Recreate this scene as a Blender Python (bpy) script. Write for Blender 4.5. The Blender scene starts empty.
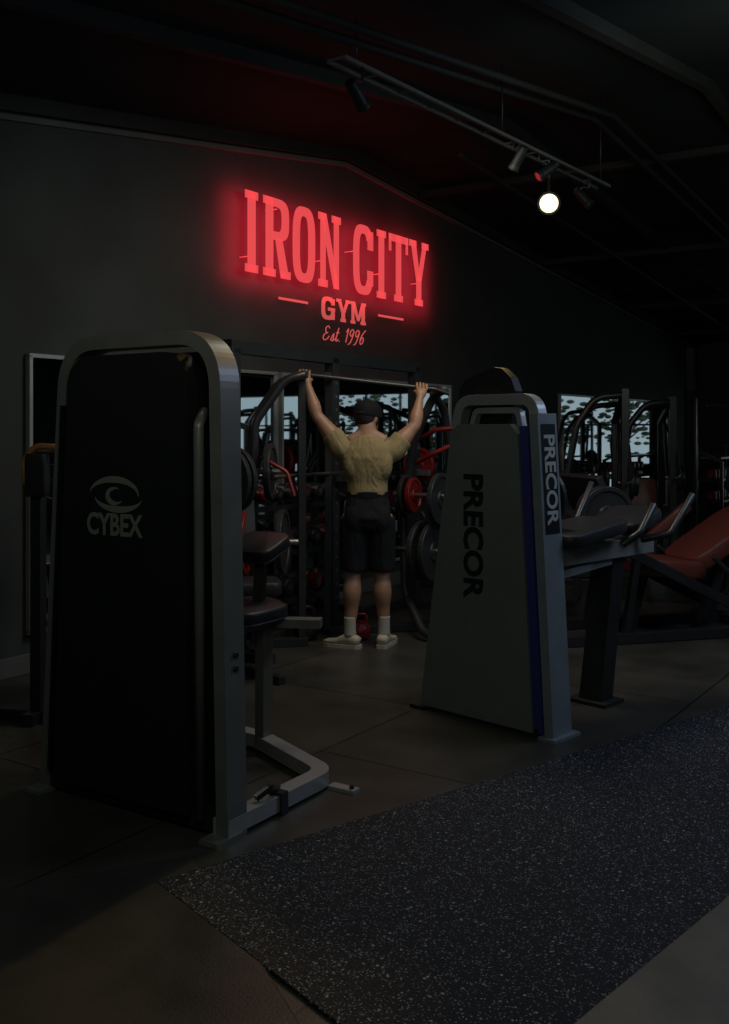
import bpy, math, random
from mathutils import Vector, Matrix, Euler, Quaternion
random.seed(4)
S = bpy.context.scene
S.view_settings.view_transform = 'Standard'
S.view_settings.look = 'None'
V = Vector

# ------------------------------------------------------------------ materials
def mat(name, col, rough=0.5, metal=0.0, emit=None, es=0.0, bump=0.0, bscale=60, var=0.0, vscale=6, spec=0.5, coat=0.0):
    m = bpy.data.materials.new(name); m.use_nodes = True
    nt = m.node_tree; b = nt.nodes['Principled BSDF']
    b.inputs['Base Color'].default_value = (*col, 1)
    b.inputs['Roughness'].default_value = rough
    b.inputs['Metallic'].default_value = metal
    b.inputs['Specular IOR Level'].default_value = spec
    b.inputs['Coat Weight'].default_value = coat
    if emit:
        b.inputs['Emission Color'].default_value = (*emit, 1)
        b.inputs['Emission Strength'].default_value = es
    tc = nt.nodes.new('ShaderNodeTexCoord')
    if var > 0:
        n = nt.nodes.new('ShaderNodeTexNoise'); n.inputs['Scale'].default_value = vscale
        n.inputs['Detail'].default_value = 6
        nt.links.new(tc.outputs['Object'], n.inputs['Vector'])
        r = nt.nodes.new('ShaderNodeValToRGB')
        r.color_ramp.elements[0].position = 0.3; r.color_ramp.elements[1].position = 0.7
        r.color_ramp.elements[0].color = (*[c*(1-var) for c in col], 1)
        r.color_ramp.elements[1].color = (*[min(1, c*(1+var)) for c in col], 1)
        nt.links.new(n.outputs['Fac'], r.inputs['Fac'])
        nt.links.new(r.outputs['Color'], b.inputs['Base Color'])
    if bump > 0:
        n2 = nt.nodes.new('ShaderNodeTexNoise'); n2.inputs['Scale'].default_value = bscale
        nt.links.new(tc.outputs['Object'], n2.inputs['Vector'])
        bp = nt.nodes.new('ShaderNodeBump'); bp.inputs['Strength'].default_value = bump
        bp.inputs['Distance'].default_value = 0.01
        nt.links.new(n2.outputs['Fac'], bp.inputs['Height'])
        nt.links.new(bp.outputs['Normal'], b.inputs['Normal'])
    return m

M = {}
M['black']   = mat('black_powdercoat', (0.020,0.022,0.024), 0.36, 0.0, var=0.2)
M['frame']   = mat('grey_frame_paint', (0.21,0.215,0.195), 0.36, 0.3, var=0.12)
M['silver']  = mat('silver_frame_paint', (0.42,0.43,0.42), 0.36, 0.4, var=0.1)
M['steel']   = mat('brushed_steel', (0.30,0.30,0.29), 0.32, 0.9, var=0.1)
M['shroud']  = mat('black_shroud', (0.010,0.012,0.012), 0.5, 0.0, bump=0.05, bscale=200, spec=0.3)
M['shroudg'] = mat('grey_shroud', (0.17,0.19,0.175), 0.5, 0.0, bump=0.05, bscale=220, var=0.08)
M['postg']   = mat('slate_post', (0.26,0.30,0.33), 0.4, 0.2, var=0.1)
M['bluelit']    = mat('blue_light_paint', (0.045,0.05,0.24), 0.4)  # bluish side light put into the colour of the edge strip
M['logo']    = mat('logo_print', (0.20,0.20,0.16), 0.5, spec=0.2)
M['white']   = mat('white_print', (0.5,0.52,0.5), 0.5)
M['darktext']= mat('dark_print', (0.010,0.012,0.013), 0.6, spec=0.2)
M['pad']     = mat('black_vinyl', (0.02,0.02,0.022), 0.45, bump=0.1, bscale=150)
M['red']     = mat('red_paint', (0.20,0.010,0.010), 0.4)
M['redpad']  = mat('red_vinyl', (0.13,0.032,0.024), 0.42, bump=0.1, bscale=120)
M['tan']     = mat('tan_pad', (0.34,0.17,0.055), 0.5, bump=0.1)
M['plate']   = mat('cast_iron', (0.03,0.031,0.033), 0.42, 0.3, bump=0.15, bscale=80)
M['rubber']  = mat('rubber_foot', (0.01,0.01,0.01), 0.8)
M['mirror']  = mat('mirror_glass', (0.60,0.68,0.72), 0.02, 1.0)
M['skin']    = mat('skin', (0.30,0.16,0.10), 0.5, var=0.08, vscale=20)
M['shoe']    = mat('shoe_white', (0.46,0.40,0.31), 0.6, var=0.1)
M['sock']    = mat('sock_white', (0.34,0.32,0.28), 0.9)
M['hair']    = mat('dark_hair', (0.008,0.007,0.006), 0.7, bump=0.4, bscale=150)
M['cap']     = mat('cap_cloth', (0.006,0.007,0.010), 0.85, bump=0.2, spec=0.2)
M['eye']     = mat('eye_dark', (0.02,0.015,0.01), 0.2)
M['sign']    = mat('sign_face', (0.3,0.02,0.02), 0.5, emit=(0.76,0.068,0.075), es=1.0)
M['signs']   = mat('sign_face_small', (0.3,0.05,0.04), 0.5, emit=(0.55,0.09,0.085), es=0.80)
M['signb']   = mat('sign_backlight', (0.3,0.02,0.02), 0.5, emit=(1.0,0.012,0.03), es=1.5)
M['lens']    = mat('lamp_lens', (0.9,0.8,0.5), 0.3, emit=(1.0,0.84,0.50), es=1.7)
M['lensr']   = mat('lamp_lens_red', (0.5,0.05,0.05), 0.3, emit=(0.5,0.03,0.03), es=0.35)
M['foliage'] = mat('foliage', (0.09,0.12,0.07), 0.8, var=0.6, vscale=3)
M['bark']    = mat('bark', (0.1,0.07,0.05), 0.9)
M['lightfloor'] = mat('worn_floor_plate', (0.15,0.135,0.11), 0.5, bump=0.2, bscale=90, var=0.25, vscale=4)

def clothmat(name, col, strength, scale, stretch):
    m = mat(name, col, 0.85, spec=0.2)
    nt = m.node_tree; b = nt.nodes['Principled BSDF']
    tc = nt.nodes.new('ShaderNodeTexCoord'); mp = nt.nodes.new('ShaderNodeMapping')
    mp.inputs['Scale'].default_value = stretch; mp.inputs['Rotation'].default_value = (0.2,0.5,0.3)
    nt.links.new(tc.outputs['Object'], mp.inputs['Vector'])
    n = nt.nodes.new('ShaderNodeTexNoise'); n.inputs['Scale'].default_value = scale; n.inputs['Detail'].default_value = 3; n.inputs['Distortion'].default_value = 1.2
    nt.links.new(mp.outputs['Vector'], n.inputs['Vector'])
    bp = nt.nodes.new('ShaderNodeBump'); bp.inputs['Strength'].default_value = strength; bp.inputs['Distance'].default_value = 0.03
    nt.links.new(n.outputs['Fac'], bp.inputs['Height']); nt.links.new(bp.outputs['Normal'], b.inputs['Normal'])
    return m
M['shirt']   = clothmat('khaki_cotton', (0.25,0.195,0.100), 0.9, 9, (1,1,0.45))
M['shorts']  = clothmat('black_shorts', (0.010,0.011,0.013), 0.9, 8, (1,1,0.3))

def wallmat(name, col, rough=0.75):
    m = mat(name, col, rough, bump=0.12, bscale=35, var=0.25, vscale=1.3, spec=0.3)
    return m
M['wall'] = wallmat('dark_painted_wall', (0.046,0.053,0.049))
M['ceil'] = wallmat('dark_ceiling', (0.014,0.019,0.017), 0.8)
M['trim'] = wallmat('dark_trim', (0.11,0.115,0.105), 0.6)
M['beam'] = wallmat('dark_beam', (0.024,0.025,0.022), 0.7)

def floormat():
    m = mat('rubber_floor', (0.05,0.048,0.044), 0.42, spec=0.45)
    nt = m.node_tree; b = nt.nodes['Principled BSDF']
    tc = nt.nodes.new('ShaderNodeTexCoord')
    br = nt.nodes.new('ShaderNodeTexBrick')
    br.offset = 0.5; br.inputs['Scale'].default_value = 1.0
    br.inputs['Brick Width'].default_value = 1.8; br.inputs['Row Height'].default_value = 1.2
    br.inputs['Mortar Size'].default_value = 0.006; br.inputs['Mortar Smooth'].default_value = 0.2
    br.inputs['Color1'].default_value = (0.052,0.049,0.042,1); br.inputs['Color2'].default_value = (0.064,0.060,0.051,1)
    br.inputs['Mortar'].default_value = (0.014,0.014,0.013,1)
    nt.links.new(tc.outputs['Object'], br.inputs['Vector'])
    n = nt.nodes.new('ShaderNodeTexNoise'); n.inputs['Scale'].default_value = 2.5; n.inputs['Detail'].default_value = 8
    nt.links.new(tc.outputs['Object'], n.inputs['Vector'])
    mx = nt.nodes.new('ShaderNodeMix'); mx.data_type = 'RGBA'; mx.blend_type = 'MULTIPLY'
    mx.inputs[0].default_value = 0.8
    r = nt.nodes.new('ShaderNodeValToRGB')
    r.color_ramp.elements[0].position = 0.3; r.color_ramp.elements[0].color = (0.5,0.5,0.5,1)
    r.color_ramp.elements[1].position = 0.75; r.color_ramp.elements[1].color = (1.3,1.28,1.2,1)
    nt.links.new(n.outputs['Fac'], r.inputs['Fac'])
    nt.links.new(br.outputs['Color'], mx.inputs[6]); nt.links.new(r.outputs['Color'], mx.inputs[7])
    nt.links.new(mx.outputs[2], b.inputs['Base Color'])
    rr = nt.nodes.new('ShaderNodeMapRange'); rr.inputs['To Min'].default_value = 0.24; rr.inputs['To Max'].default_value = 0.48
    nt.links.new(n.outputs['Fac'], rr.inputs['Value']); nt.links.new(rr.outputs['Result'], b.inputs['Roughness'])
    n2 = nt.nodes.new('ShaderNodeTexNoise'); n2.inputs['Scale'].default_value = 140
    nt.links.new(tc.outputs['Object'], n2.inputs['Vector'])
    bp = nt.nodes.new('ShaderNodeBump'); bp.inputs['Strength'].default_value = 0.25; bp.inputs['Distance'].default_value = 0.004
    nt.links.new(n2.outputs['Fac'], bp.inputs['Height']); nt.links.new(bp.outputs['Normal'], b.inputs['Normal'])
    return m
M['floor'] = floormat()

def speckmat():
    m = mat('speckled_rubber', (0.02,0.024,0.03), 0.7, spec=0.3)
    nt = m.node_tree; b = nt.nodes['Principled BSDF']
    tc = nt.nodes.new('ShaderNodeTexCoord')
    def specks(scale, thr, dist=0.42):
        v = nt.nodes.new('ShaderNodeTexVoronoi'); v.inputs['Scale'].default_value = scale
        nt.links.new(tc.outputs['Object'], v.inputs['Vector'])
        sep = nt.nodes.new('ShaderNodeSeparateColor'); nt.links.new(v.outputs['Color'], sep.inputs[0])
        a = nt.nodes.new('ShaderNodeMath'); a.operation = 'GREATER_THAN'; a.inputs[1].default_value = thr
        nt.links.new(sep.outputs[0], a.inputs[0])
        d = nt.nodes.new('ShaderNodeMath'); d.operation = 'LESS_THAN'; d.inputs[1].default_value = dist
        nt.links.new(v.outputs['Distance'], d.inputs[0])
        mm = nt.nodes.new('ShaderNodeMath'); mm.operation = 'MULTIPLY'
        nt.links.new(a.outputs[0], mm.inputs[0]); nt.links.new(d.outputs[0], mm.inputs[1])
        m2 = nt.nodes.new('ShaderNodeMath'); m2.operation = 'MULTIPLY'
        nt.links.new(mm.outputs[0], m2.inputs[0]); nt.links.new(sep.outputs[1], m2.inputs[1])
        return m2
    s1 = specks(170, 0.70); s2 = specks(85, 0.92, 0.4)
    ad = nt.nodes.new('ShaderNodeMath'); ad.operation = 'MAXIMUM'
    nt.links.new(s1.outputs[0], ad.inputs[0]); nt.links.new(s2.outputs[0], ad.inputs[1])
    mx = nt.nodes.new('ShaderNodeMix'); mx.data_type = 'RGBA'
    mx.inputs[6].default_value = (0.011,0.014,0.020,1); mx.inputs[7].default_value = (0.42,0.44,0.46,1)
    nt.links.new(ad.outputs[0], mx.inputs[0]); nt.links.new(mx.outputs[2], b.inputs['Base Color'])
    n2 = nt.nodes.new('ShaderNodeTexNoise'); n2.inputs['Scale'].default_value = 110
    nt.links.new(tc.outputs['Object'], n2.inputs['Vector'])
    bp = nt.nodes.new('ShaderNodeBump'); bp.inputs['Strength'].default_value = 0.8; bp.inputs['Distance'].default_value = 0.008
    nt.links.new(n2.outputs['Fac'], bp.inputs['Height']); nt.links.new(bp.outputs['Normal'], b.inputs['Normal'])
    return m
M['speck'] = speckmat()

# ------------------------------------------------------------------ geometry builder
def fillet(pts, rad, seg=6):
    pts = [V(p) for p in pts]
    if rad <= 0 or len(pts) < 3: return pts
    out = [pts[0]]
    for i in range(1, len(pts)-1):
        a, p, c = pts[i-1], pts[i], pts[i+1]
        d1 = (a-p); d2 = (c-p); l1, l2 = d1.length, d2.length
        d1.normalize(); d2.normalize()
        ang = d1.angle(d2)
        if ang > 3.05: out.append(p); continue
        t = min(rad/math.tan(ang/2), l1*0.48, l2*0.48)
        s, e = p+d1*t, p+d2*t
        for k in range(seg+1):
            f = k/seg
            q = s.lerp(p, f).lerp(p.lerp(e, f), f)
            out.append(q)
    out.append(pts[-1])
    return out

class B:
    def __init__(s): s.v=[]; s.f=[]; s.m=[]; s.sm=[]; s.mats=[]
    def mi(s, m):
        m = M[m]
        if m not in s.mats: s.mats.append(m)
        return s.mats.index(m)
    def add(s, verts, faces, m, smooth=False, X=None):
        o = len(s.v)
        for v in verts:
            v = V(v); s.v.append(X @ v if X else v)
        i = s.mi(m)
        for f in faces:
            s.f.append([o+k for k in f]); s.m.append(i); s.sm.append(smooth)
    def box(s, c, size, m, rot=(0,0,0)):
        R = Matrix.Translation(V(c)) @ Euler(rot).to_matrix().to_4x4()
        x,y,z = [q/2 for q in size]
        vs = [(-x,-y,-z),(x,-y,-z),(x,y,-z),(-x,y,-z),(-x,-y,z),(x,-y,z),(x,y,z),(-x,y,z)]
        s.add(vs, [(0,3,2,1),(4,5,6,7),(0,1,5,4),(1,2,6,5),(2,3,7,6),(3,0,4,7)], m, X=R)
    def pad(s, c, size, m, rot=(0,0,0), r=0.03):
        R = Matrix.Translation(V(c)) @ Euler(rot).to_matrix().to_4x4()
        sx,sy,sz = [q/2 for q in size]
        N=28; vs=[]
        levels=[(-1.0,0.90),(-0.85,0.975),(-0.5,1.0),(0.5,1.0),(0.85,0.975),(1.0,0.90)]
        for (lz,k) in levels:
            for i in range(N):
                a=2*math.pi*i/N; ca,sa=math.cos(a),math.sin(a)
                x=math.copysign(abs(ca)**0.35,ca)*sx; y=math.copysign(abs(sa)**0.35,sa)*sy
                vs.append((x*k, y*k, lz*sz))
        fs=[]
        L=len(levels)
        for j in range(L-1):
            for i in range(N):
                k=(i+1)%N
                fs.append((j*N+i, j*N+k, (j+1)*N+k, (j+1)*N+i))
        fs.append(tuple(range(N-1,-1,-1))); fs.append(tuple((L-1)*N+i for i in range(N)))
        s.add(vs, fs, m, True, R)
    def sweep(s, pts, prof, m, smooth, ref=(0,0,1), caps=True, scales=None, X=None):
        n = len(pts); T=[]
        for i in range(n):
            a = pts[max(i-1,0)]; c = pts[min(i+1,n-1)]
            if 0<i<n-1: t = (pts[i]-pts[i-1]).normalized()+(pts[i+1]-pts[i]).normalized()
            else: t = c-a
            T.append(t.normalized())
        nr = V(ref); nr = nr - T[0]*nr.dot(T[0])
        if nr.length < 1e-3: nr = V((0,1,0)) - T[0]*T[0].y
        if nr.length < 1e-3: nr = V((1,0,0))
        nr.normalize(); K=len(prof); vs=[]
        for i in range(n):
            if i>0:
                q = T[i-1].rotation_difference(T[i]); nr = q @ nr
                nr = (nr - T[i]*nr.dot(T[i])).normalized()
            bn = T[i].cross(nr)
            sc = scales[i] if scales else 1.0
            for (a,b) in prof: vs.append(pts[i] + bn*a*sc + nr*b*sc)
        fs=[]
        for i in range(n-1):
            for k in range(K):
                k2=(k+1)%K
                fs.append((i*K+k, i*K+k2, (i+1)*K+k2, (i+1)*K+k))
        if caps:
            fs.append(tuple(range(K-1,-1,-1))); fs.append(tuple((n-1)*K+k for k in range(K)))
        s.add(vs, fs, m, smooth, X)
    def tube(s, pts, r, m, fil=0.0, ref=(0,0,1), seg=14, fs=6):
        p = fillet(pts, fil, fs)
        prof=[(r*math.cos(2*math.pi*k/seg), r*math.sin(2*math.pi*k/seg)) for k in range(seg)]
        s.sweep(p, prof, m, True, ref)
    def bar(s, pts, w, h, m, fil=0.0, ref=(0,0,1), fs=8):
        p = fillet(pts, fil, fs)
        s.sweep(p, [(-w/2,-h/2),(w/2,-h/2),(w/2,h/2),(-w/2,h/2)], m, False, ref)
    def prism(s, out, y0, y1, m, X=None, mback=None):
        n=len(out)
        vs=[(x,y0,z) for x,z in out]+[(x,y1,z) for x,z in out]
        s.add(vs, [tuple(range(n))]+[((i+1)%n, i, n+i, n+(i+1)%n) for i in range(n)], m, False, X)
        s.add([(x,y1,z) for x,z in out], [tuple(range(n-1,-1,-1))], mback or m, False, X)
    def lathe(s, prof, c, axis, m, seg=32, smooth=True):
        ax = V(axis).normalized()
        u = ax.orthogonal().normalized(); w = ax.cross(u); c=V(c)
        vs=[]; n=len(prof)
        for (r,h) in prof:
            for k in range(seg):
                a=2*math.pi*k/seg
                vs.append(c + ax*h + (u*math.cos(a)+w*math.sin(a))*r)
        fs=[]
        for j in range(n-1):
            for k in range(seg):
                k2=(k+1)%seg
                fs.append((j*seg+k, j*seg+k2, (j+1)*seg+k2, (j+1)*seg+k))
        fs.append(tuple(range(seg-1,-1,-1))); fs.append(tuple((n-1)*seg+k for k in range(seg)))
        s.add(vs, fs, m, False)
    def plate(s, c, axis, r, t, m='plate'):
        s.lathe([(0.025,-t*0.4),(r*0.3,-t*0.5),(r*0.34,-t*0.22),(r*0.8,-t*0.22),(r*0.84,-t*0.5),(r*0.98,-t*0.5),(r,-t*0.4),
                 (r,t*0.4),(r*0.98,t*0.5),(r*0.84,t*0.5),(r*0.8,t*0.22),(r*0.34,t*0.22),(r*0.3,t*0.5),(0.025,t*0.4)], c, axis, m)
    def ring(s, cx, cz, a, b, sa, sb, a0, a1, y0, y1, m, e=0.62, n=28, mback=None, X=None):
        pts=[]
        for i in range(n+1):
            t=math.radians(a0+(a1-a0)*i/n); c,q=math.cos(t),math.sin(t)
            f=lambda A,Bq:(cx+math.copysign(abs(c)**e,c)*A, cz+math.copysign(abs(q)**e,q)*Bq)
            pts.append((f(a,b), f(a-sa,b-sb)))
        for i in range(n):
            (o1,i1),(o2,i2)=pts[i],pts[i+1]
            s.prism([i1,o1,o2,i2], y0, y1, m, mback=mback, X=X)
    def text(s, body, size, m, X, extrude=0.001, shear=0.0, offset=0.0, sx=1.0, spacing=1.0):
        cu=bpy.data.curves.new('tmp','FONT'); cu.body=body; cu.size=size; cu.extrude=extrude
        cu.shear=shear; cu.offset=offset; cu.align_x='CENTER'; cu.align_y='CENTER'; cu.space_character=spacing
        cu.resolution_u=4
        o=bpy.data.objects.new('tmp',cu); S.collection.objects.link(o)
        dg=bpy.context.evaluated_depsgraph_get(); ev=o.evaluated_get(dg); me=ev.to_mesh()
        vs=[V((v.co.x*sx,v.co.y,v.co.z)) for v in me.vertices]; fs=[tuple(p.vertices) for p in me.polygons]
        s.add(vs, fs, m, False, X)
        ev.to_mesh_clear(); bpy.data.objects.remove(o)
    def build(s, name, loc=(0,0,0), rz=0.0, bevel=0.004, parent=None):
        me=bpy.data.meshes.new(name); me.from_pydata([tuple(v) for v in s.v], [], s.f)
        for m in s.mats: me.materials.append(m)
        me.polygons.foreach_set('material_index', s.m); me.polygons.foreach_set('use_smooth', s.sm)
        me.update()
        o=bpy.data.objects.new(name, me); S.collection.objects.link(o)
        o.location=loc; o.rotation_euler=(0,0,math.radians(rz))
        if bevel>0:
            bm=o.modifiers.new('bevel','BEVEL'); bm.width=bevel; bm.segments=2; bm.limit_method='ANGLE'; bm.angle_limit=math.radians(42)
            bm.use_clamp_overlap=True
        if parent: o.parent=parent
        return o
def dup(o, loc, rz):
    c=bpy.data.objects.new(o.name.split('.')[0], o.data); S.collection.objects.link(c)
    c.location=loc; c.rotation_euler=(0,0,math.radians(rz)); return c

# ------------------------------------------------------------------ room (room frame: x=t along the sign wall, y=-p, z up)
RO=(-0.18,9.0,0.0); RA=56.0
RM=Matrix.Translation(V(RO))@Matrix.Rotation(math.radians(RA),4,'Z')
def W(t,p,z): return RM@V((t,-p,z))
ZR=4.02
def ztop(t): return ZR-0.14*(-t) if t<0 else ZR-0.084*t
T0,T1,P1=-10.5,11.2,13.0
TH=0.15
b=B()
b.prism([(T0,0),(T1,0),(T1,ztop(T1)),(0,ztop(0)),(T0,ztop(T0))],0.0,TH,'wall'); b.build('wall_back',RO,RA,0)
b=B()
b.prism([(T0,0),(T1,0),(T1,ztop(T1)),(0,ztop(0)),(T0,ztop(T0))],-P1-TH,-P1,'wall'); b.build('wall_front',RO,RA,0)
b=B(); b.box((T0-TH/2,-P1/2,ztop(T0)/2),(TH,P1+2*TH,ztop(T0)),'wall'); b.build('wall_left',RO,RA,0)
b=B()
ops=[(0.9,3.3),(4.7,8.3),(9.2,11.4)]; zb,zt=0.12,2.35; H1=ztop(T1)
x=T1+TH/2
b.box((x,-P1/2,zb/2),(TH,P1,zb),'wall'); b.box((x,-P1/2,(zt+H1)/2),(TH,P1,H1-zt),'wall')
e=0.0
for a,c in ops+[(P1,P1)]:
    b.box((x,-(e+a)/2,(zb+zt)/2),(TH,a-e,zt-zb),'wall'); e=c
b.build('wall_right',RO,RA,0)
for i,(a,c) in enumerate(ops):
    b=B(); w=c-a
    for q in (a+0.03,c-0.03): b.box((x,-q,(zb+zt)/2),(0.08,0.06,zt-zb),'black')
    for q in (zb+0.03,zt-0.03): b.box((x,-(a+c)/2,q),(0.08,w,0.06),'black')
    n=max(2,int(w/0.8))
    for k in range(1,n): b.box((x,-(a+w*k/n),(zb+zt)/2),(0.05,0.04,zt-zb),'black')
    for q in (0.85,1.6): b.box((x,-(a+c)/2,q),(0.05,w,0.035),'black')
    b.build('window_%d'%(i+1),RO,RA,0)
b=B(); b.box((0.35,-P1/2,-0.05),(T1-T0+2*TH,P1+2*TH,0.1),'floor'); b.build('floor',RO,RA,0)
b=B()
vs=[]
for p in (-TH,P1+TH):
    for t in (T0-TH,0,T1+TH): vs.append((t,-p,ztop(t)))
vs2=[(v[0],v[1],v[2]+0.12) for v in vs]
b.add(vs+vs2,[(0,3,4,1),(1,4,5,2),(6,7,10,9),(7,8,11,10),(0,1,7,6),(1,2,8,7),(3,9,10,4),(4,10,11,5),(0,6,9,3),(2,5,11,8)],'ceil')
b.build('ceiling',RO,RA,0)
b=B()
for p in (1.6,3.2,4.8,6.4,8.0,9.6,11.2):
    b.bar([(T0,-p,ztop(T0)-0.04),(0,-p,ztop(0)-0.04)],0.07,0.08,'beam'); b.bar([(0,-p,ztop(0)-0.04),(T1,-p,ztop(T1)-0.04)],0.07,0.08,'beam')
for t in (1.2,4.2,7.2,9.6):
    b.bar([(t,-0.1,ztop(t)-0.09),(t,-P1+0.1,ztop(t)-0.09)],0.09,0.06,'beam')
for p,t0,t1 in ((2.35,-6.0,9.8),(2.5,-6.0,9.8),(1.05,0.2,10.8)):
    z=lambda t: ztop(t)-0.13
    b.tube([(t0,-p,z(t0)),(0.0 if t0<0 else t0+0.1,-p,z(0.0 if t0<0 else t0+0.1)),(t1,-p,z(t1))],0.022,'beam')
b.build('ceiling_beams',RO,RA,0.0)
b=B()
for (a,c) in ((T0,0),(0,T1)):
    b.bar([(a,-0.03,ztop(a)-0.05),(c,-0.03,ztop(c)-0.05)],0.06,0.10,'beam')
    b.bar([(a,-0.02,ztop(a)-0.135),(c,-0.02,ztop(c)-0.135)],0.04,0.035,'trim')
b.build('trim_1',RO,RA,0.003)
b=B(); b.box((10.62,-0.06,1.48),(0.16,0.12,2.96),'trim'); b.build('trim_2',RO,RA,0.003)
b=B(); b.box(((T0+T1)/2,-0.012,0.06),(T1-T0,0.024,0.12),'trim'); b.build('baseboard_back',RO,RA,0.003)
for (a,c) in ((-3.42,-1.0),(-0.95,1.9),(4.8,7.0),(7.05,9.3)):
    b=B()
    z0,z1=0.25,1.96
    b.add([(a,-0.03,z0),(c,-0.03,z0),(c,-0.03,z1),(a,-0.03,z1)],[(0,1,2,3)],'mirror')
    for q in (a,c): b.box((q+(0.012 if q==a else -0.012),-0.025,(z0+z1)/2),(0.024,0.04,z1-z0),'silver')
    for q in (z0,z1): b.box(((a+c)/2,-0.025,q),(c-a,0.04,0.024),'silver')
    b.build('wall_mirror',RO,RA,0.0)

# ------------------------------------------------------------------ sign
def letter(b,ch,x,z,w,h,s,sf,y0,y1,m,mb):
    o=s*0.32
    R=lambda x0,z0,x1,z1: b.prism([(x0,z0),(x1,z0),(x1,z1),(x0,z1)],y0,y1,m,mback=mb)
    P=lambda pts: b.prism(pts,y0,y1,m,mback=mb)
    if ch=='I':
        cx=x+w/2; R(cx-s/2,z,cx+s/2,z+h)
        for q in (z,z+h-sf): R(cx-s/2-o,q,cx+s/2+o,q+sf)
    elif ch=='O':
        b.ring(x+w/2,z+h/2,w/2,h/2,s,sf*1.25,0,360,y0,y1,m,mback=mb)
    elif ch in 'CG':
        b.ring(x+w/2,z+h/2,w/2,h/2,s,sf*1.25,38,322,y0,y1,m,mback=mb)
        R(x+w-s*0.95,z+h*0.66,x+w,z+h*0.93)
        if ch=='C': R(x+w-s,z+h*0.14,x+w,z+h*0.36)
        else: R(x+w-s,z+h*0.03,x+w,z+h*0.46); R(x+w*0.52,z+h*0.40,x+w+o*0.3,z+h*0.40+sf)
    elif ch=='N':
        R(x+o,z,x+o+s*0.8,z+h); R(x+w-o-s*0.8,z,x+w-o,z+h)
        P([(x+o,z+h),(x+w-o-s*0.8,z),(x+w-o,z),(x+o+s*0.9,z+h)])
        R(x,z,x+s*0.8+2*o,z+sf); R(x,z+h-sf,x+s*0.8+o,z+h); R(x+w-s*0.8-2*o,z+h-sf,x+w,z+h)
    elif ch=='T':
        cx=x+w/2; R(cx-s/2,z,cx+s/2,z+h); R(x,z+h-sf*1.1,x+w,z+h); R(cx-s/2-o,z,cx+s/2+o,z+sf)
        R(x,z+h*0.74,x+s*0.42,z+h); R(x+w-s*0.42,z+h*0.74,x+w,z+h)
    elif ch=='Y':
        cx=x+w/2; R(cx-s/2,z,cx+s/2,z+h*0.45); R(cx-s/2-o,z,cx+s/2+o,z+sf)
        P([(cx-s/2,z+h*0.38),(cx+s*0.3,z+h*0.38),(x+o*0.8+s,z+h),(x+o*0.8,z+h)])
        P([(cx-s*0.3,z+h*0.38),(cx+s/2,z+h*0.38),(x+w-o*0.8,z+h),(x+w-o*0.8-s*0.8,z+h)])
        R(x-o*0.2,z+h-sf,x+s+o*1.3,z+h); R(x+w-s-o*1.0,z+h-sf,x+w+o*0.2,z+h)
    elif ch=='R':
        R(x+o,z,x+o+s,z+h); R(x,z,x+s+2*o,z+sf); R(x,z+h-sf,x+o+s,z+h)
        cx=x+w*0.5; bz=z+h*0.735; bb=h*0.265
        b.ring(cx,bz,x+w-o*0.3-cx,bb,s,sf*1.1,-90,90,y0,y1,m,mback=mb,n=16)
        R(x+o+s*0.9,z+h-sf*1.1,cx+0.002,z+h); R(x+o+s*0.9,z+h*0.47,cx+0.002,z+h*0.47+sf*1.1)
        P([(x+w-o-s*0.9,z),(x+w-o*0.2,z),(x+w*0.5+s*0.75,z+h*0.5),(x+w*0.5-s*0.2,z+h*0.5)])
        R(x+w-o-s*0.9,z,x+w+o*0.4,z+sf)
    elif ch=='M':
        R(x+o,z,x+o+s*0.8,z+h); R(x+w-o-s,z,x+w-o,z+h)
        P([(x+o,z+h),(x+w/2-s*0.3,z+h*0.15),(x+w/2+s*0.3,z+h*0.15),(x+o+s,z+h)])
        P([(x+w/2-s*0.3,z+h*0.15),(x+w/2+s*0.3,z+h*0.15),(x+w-o,z+h),(x+w-o-s,z+h)])
        R(x,z,x+s*0.8+2*o,z+sf); R(x+w-s-2*o,z,x+w,z+sf); R(x,z+h-sf,x+s,z+h); R(x+w-s,z+h-sf,x+w,z+h)
b=B()
ys,ye=-0.125,-0.121
zb_=2.722; hh=0.63; s_=0.094; sf_=0.062
x=-1.52
for ch,w,g in (('I',0.19,0.045),('R',0.335,0.04),('O',0.305,0.045),('N',0.33,0.0)):
    letter(b,ch,x,zb_,w,hh,s_,sf_,ys,ye,'sign','signb'); x+=w+g
x=-0.04
for ch,w,g in (('C',0.32,0.045),('I',0.19,0.035),('T',0.34,0.025),('Y',0.36,0.0)):
    letter(b,ch,x,zb_,w,hh,s_,sf_,ys,ye,'sign','signb'); x+=w+g
x=-0.38
for ch,w,g in (('G',0.19,0.035),('Y',0.20,0.02),('M',0.235,0.0)):
    letter(b,ch,x,2.465,w,0.20,0.045,0.028,-0.03,-0.02,'signs','signs'); x+=w+g
for a,c in ((-0.97,-0.58),(0.52,0.96)):
    b.prism([(a,2.57),(c,2.57),(c,2.59),(a,2.59)],-0.03,-0.02,'signs')
def stroke(pts,r=0.0050):
    n=len(pts); P=[]
    Q=[V((p[0],-0.028,p[1])) for p in pts]
    for i in range(n-1):
        p0=Q[max(i-1,0)];p1=Q[i];p2=Q[i+1];p3=Q[min(i+2,n-1)]
        for k in range(5):
            t=k/5; P.append(0.5*((2*p1)+(p2-p0)*t+(2*p0-5*p1+4*p2-p3)*t*t+(3*p1-p0-3*p2+p3)*t**3))
    P.append(Q[-1]); b.tube(P,r,'signs',seg=8)
def glyph(g,x,z,h,slant=0.35):
    for st in g: stroke([(x+px*h+pz*h*slant, z+pz*h) for px,pz in st])
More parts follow.
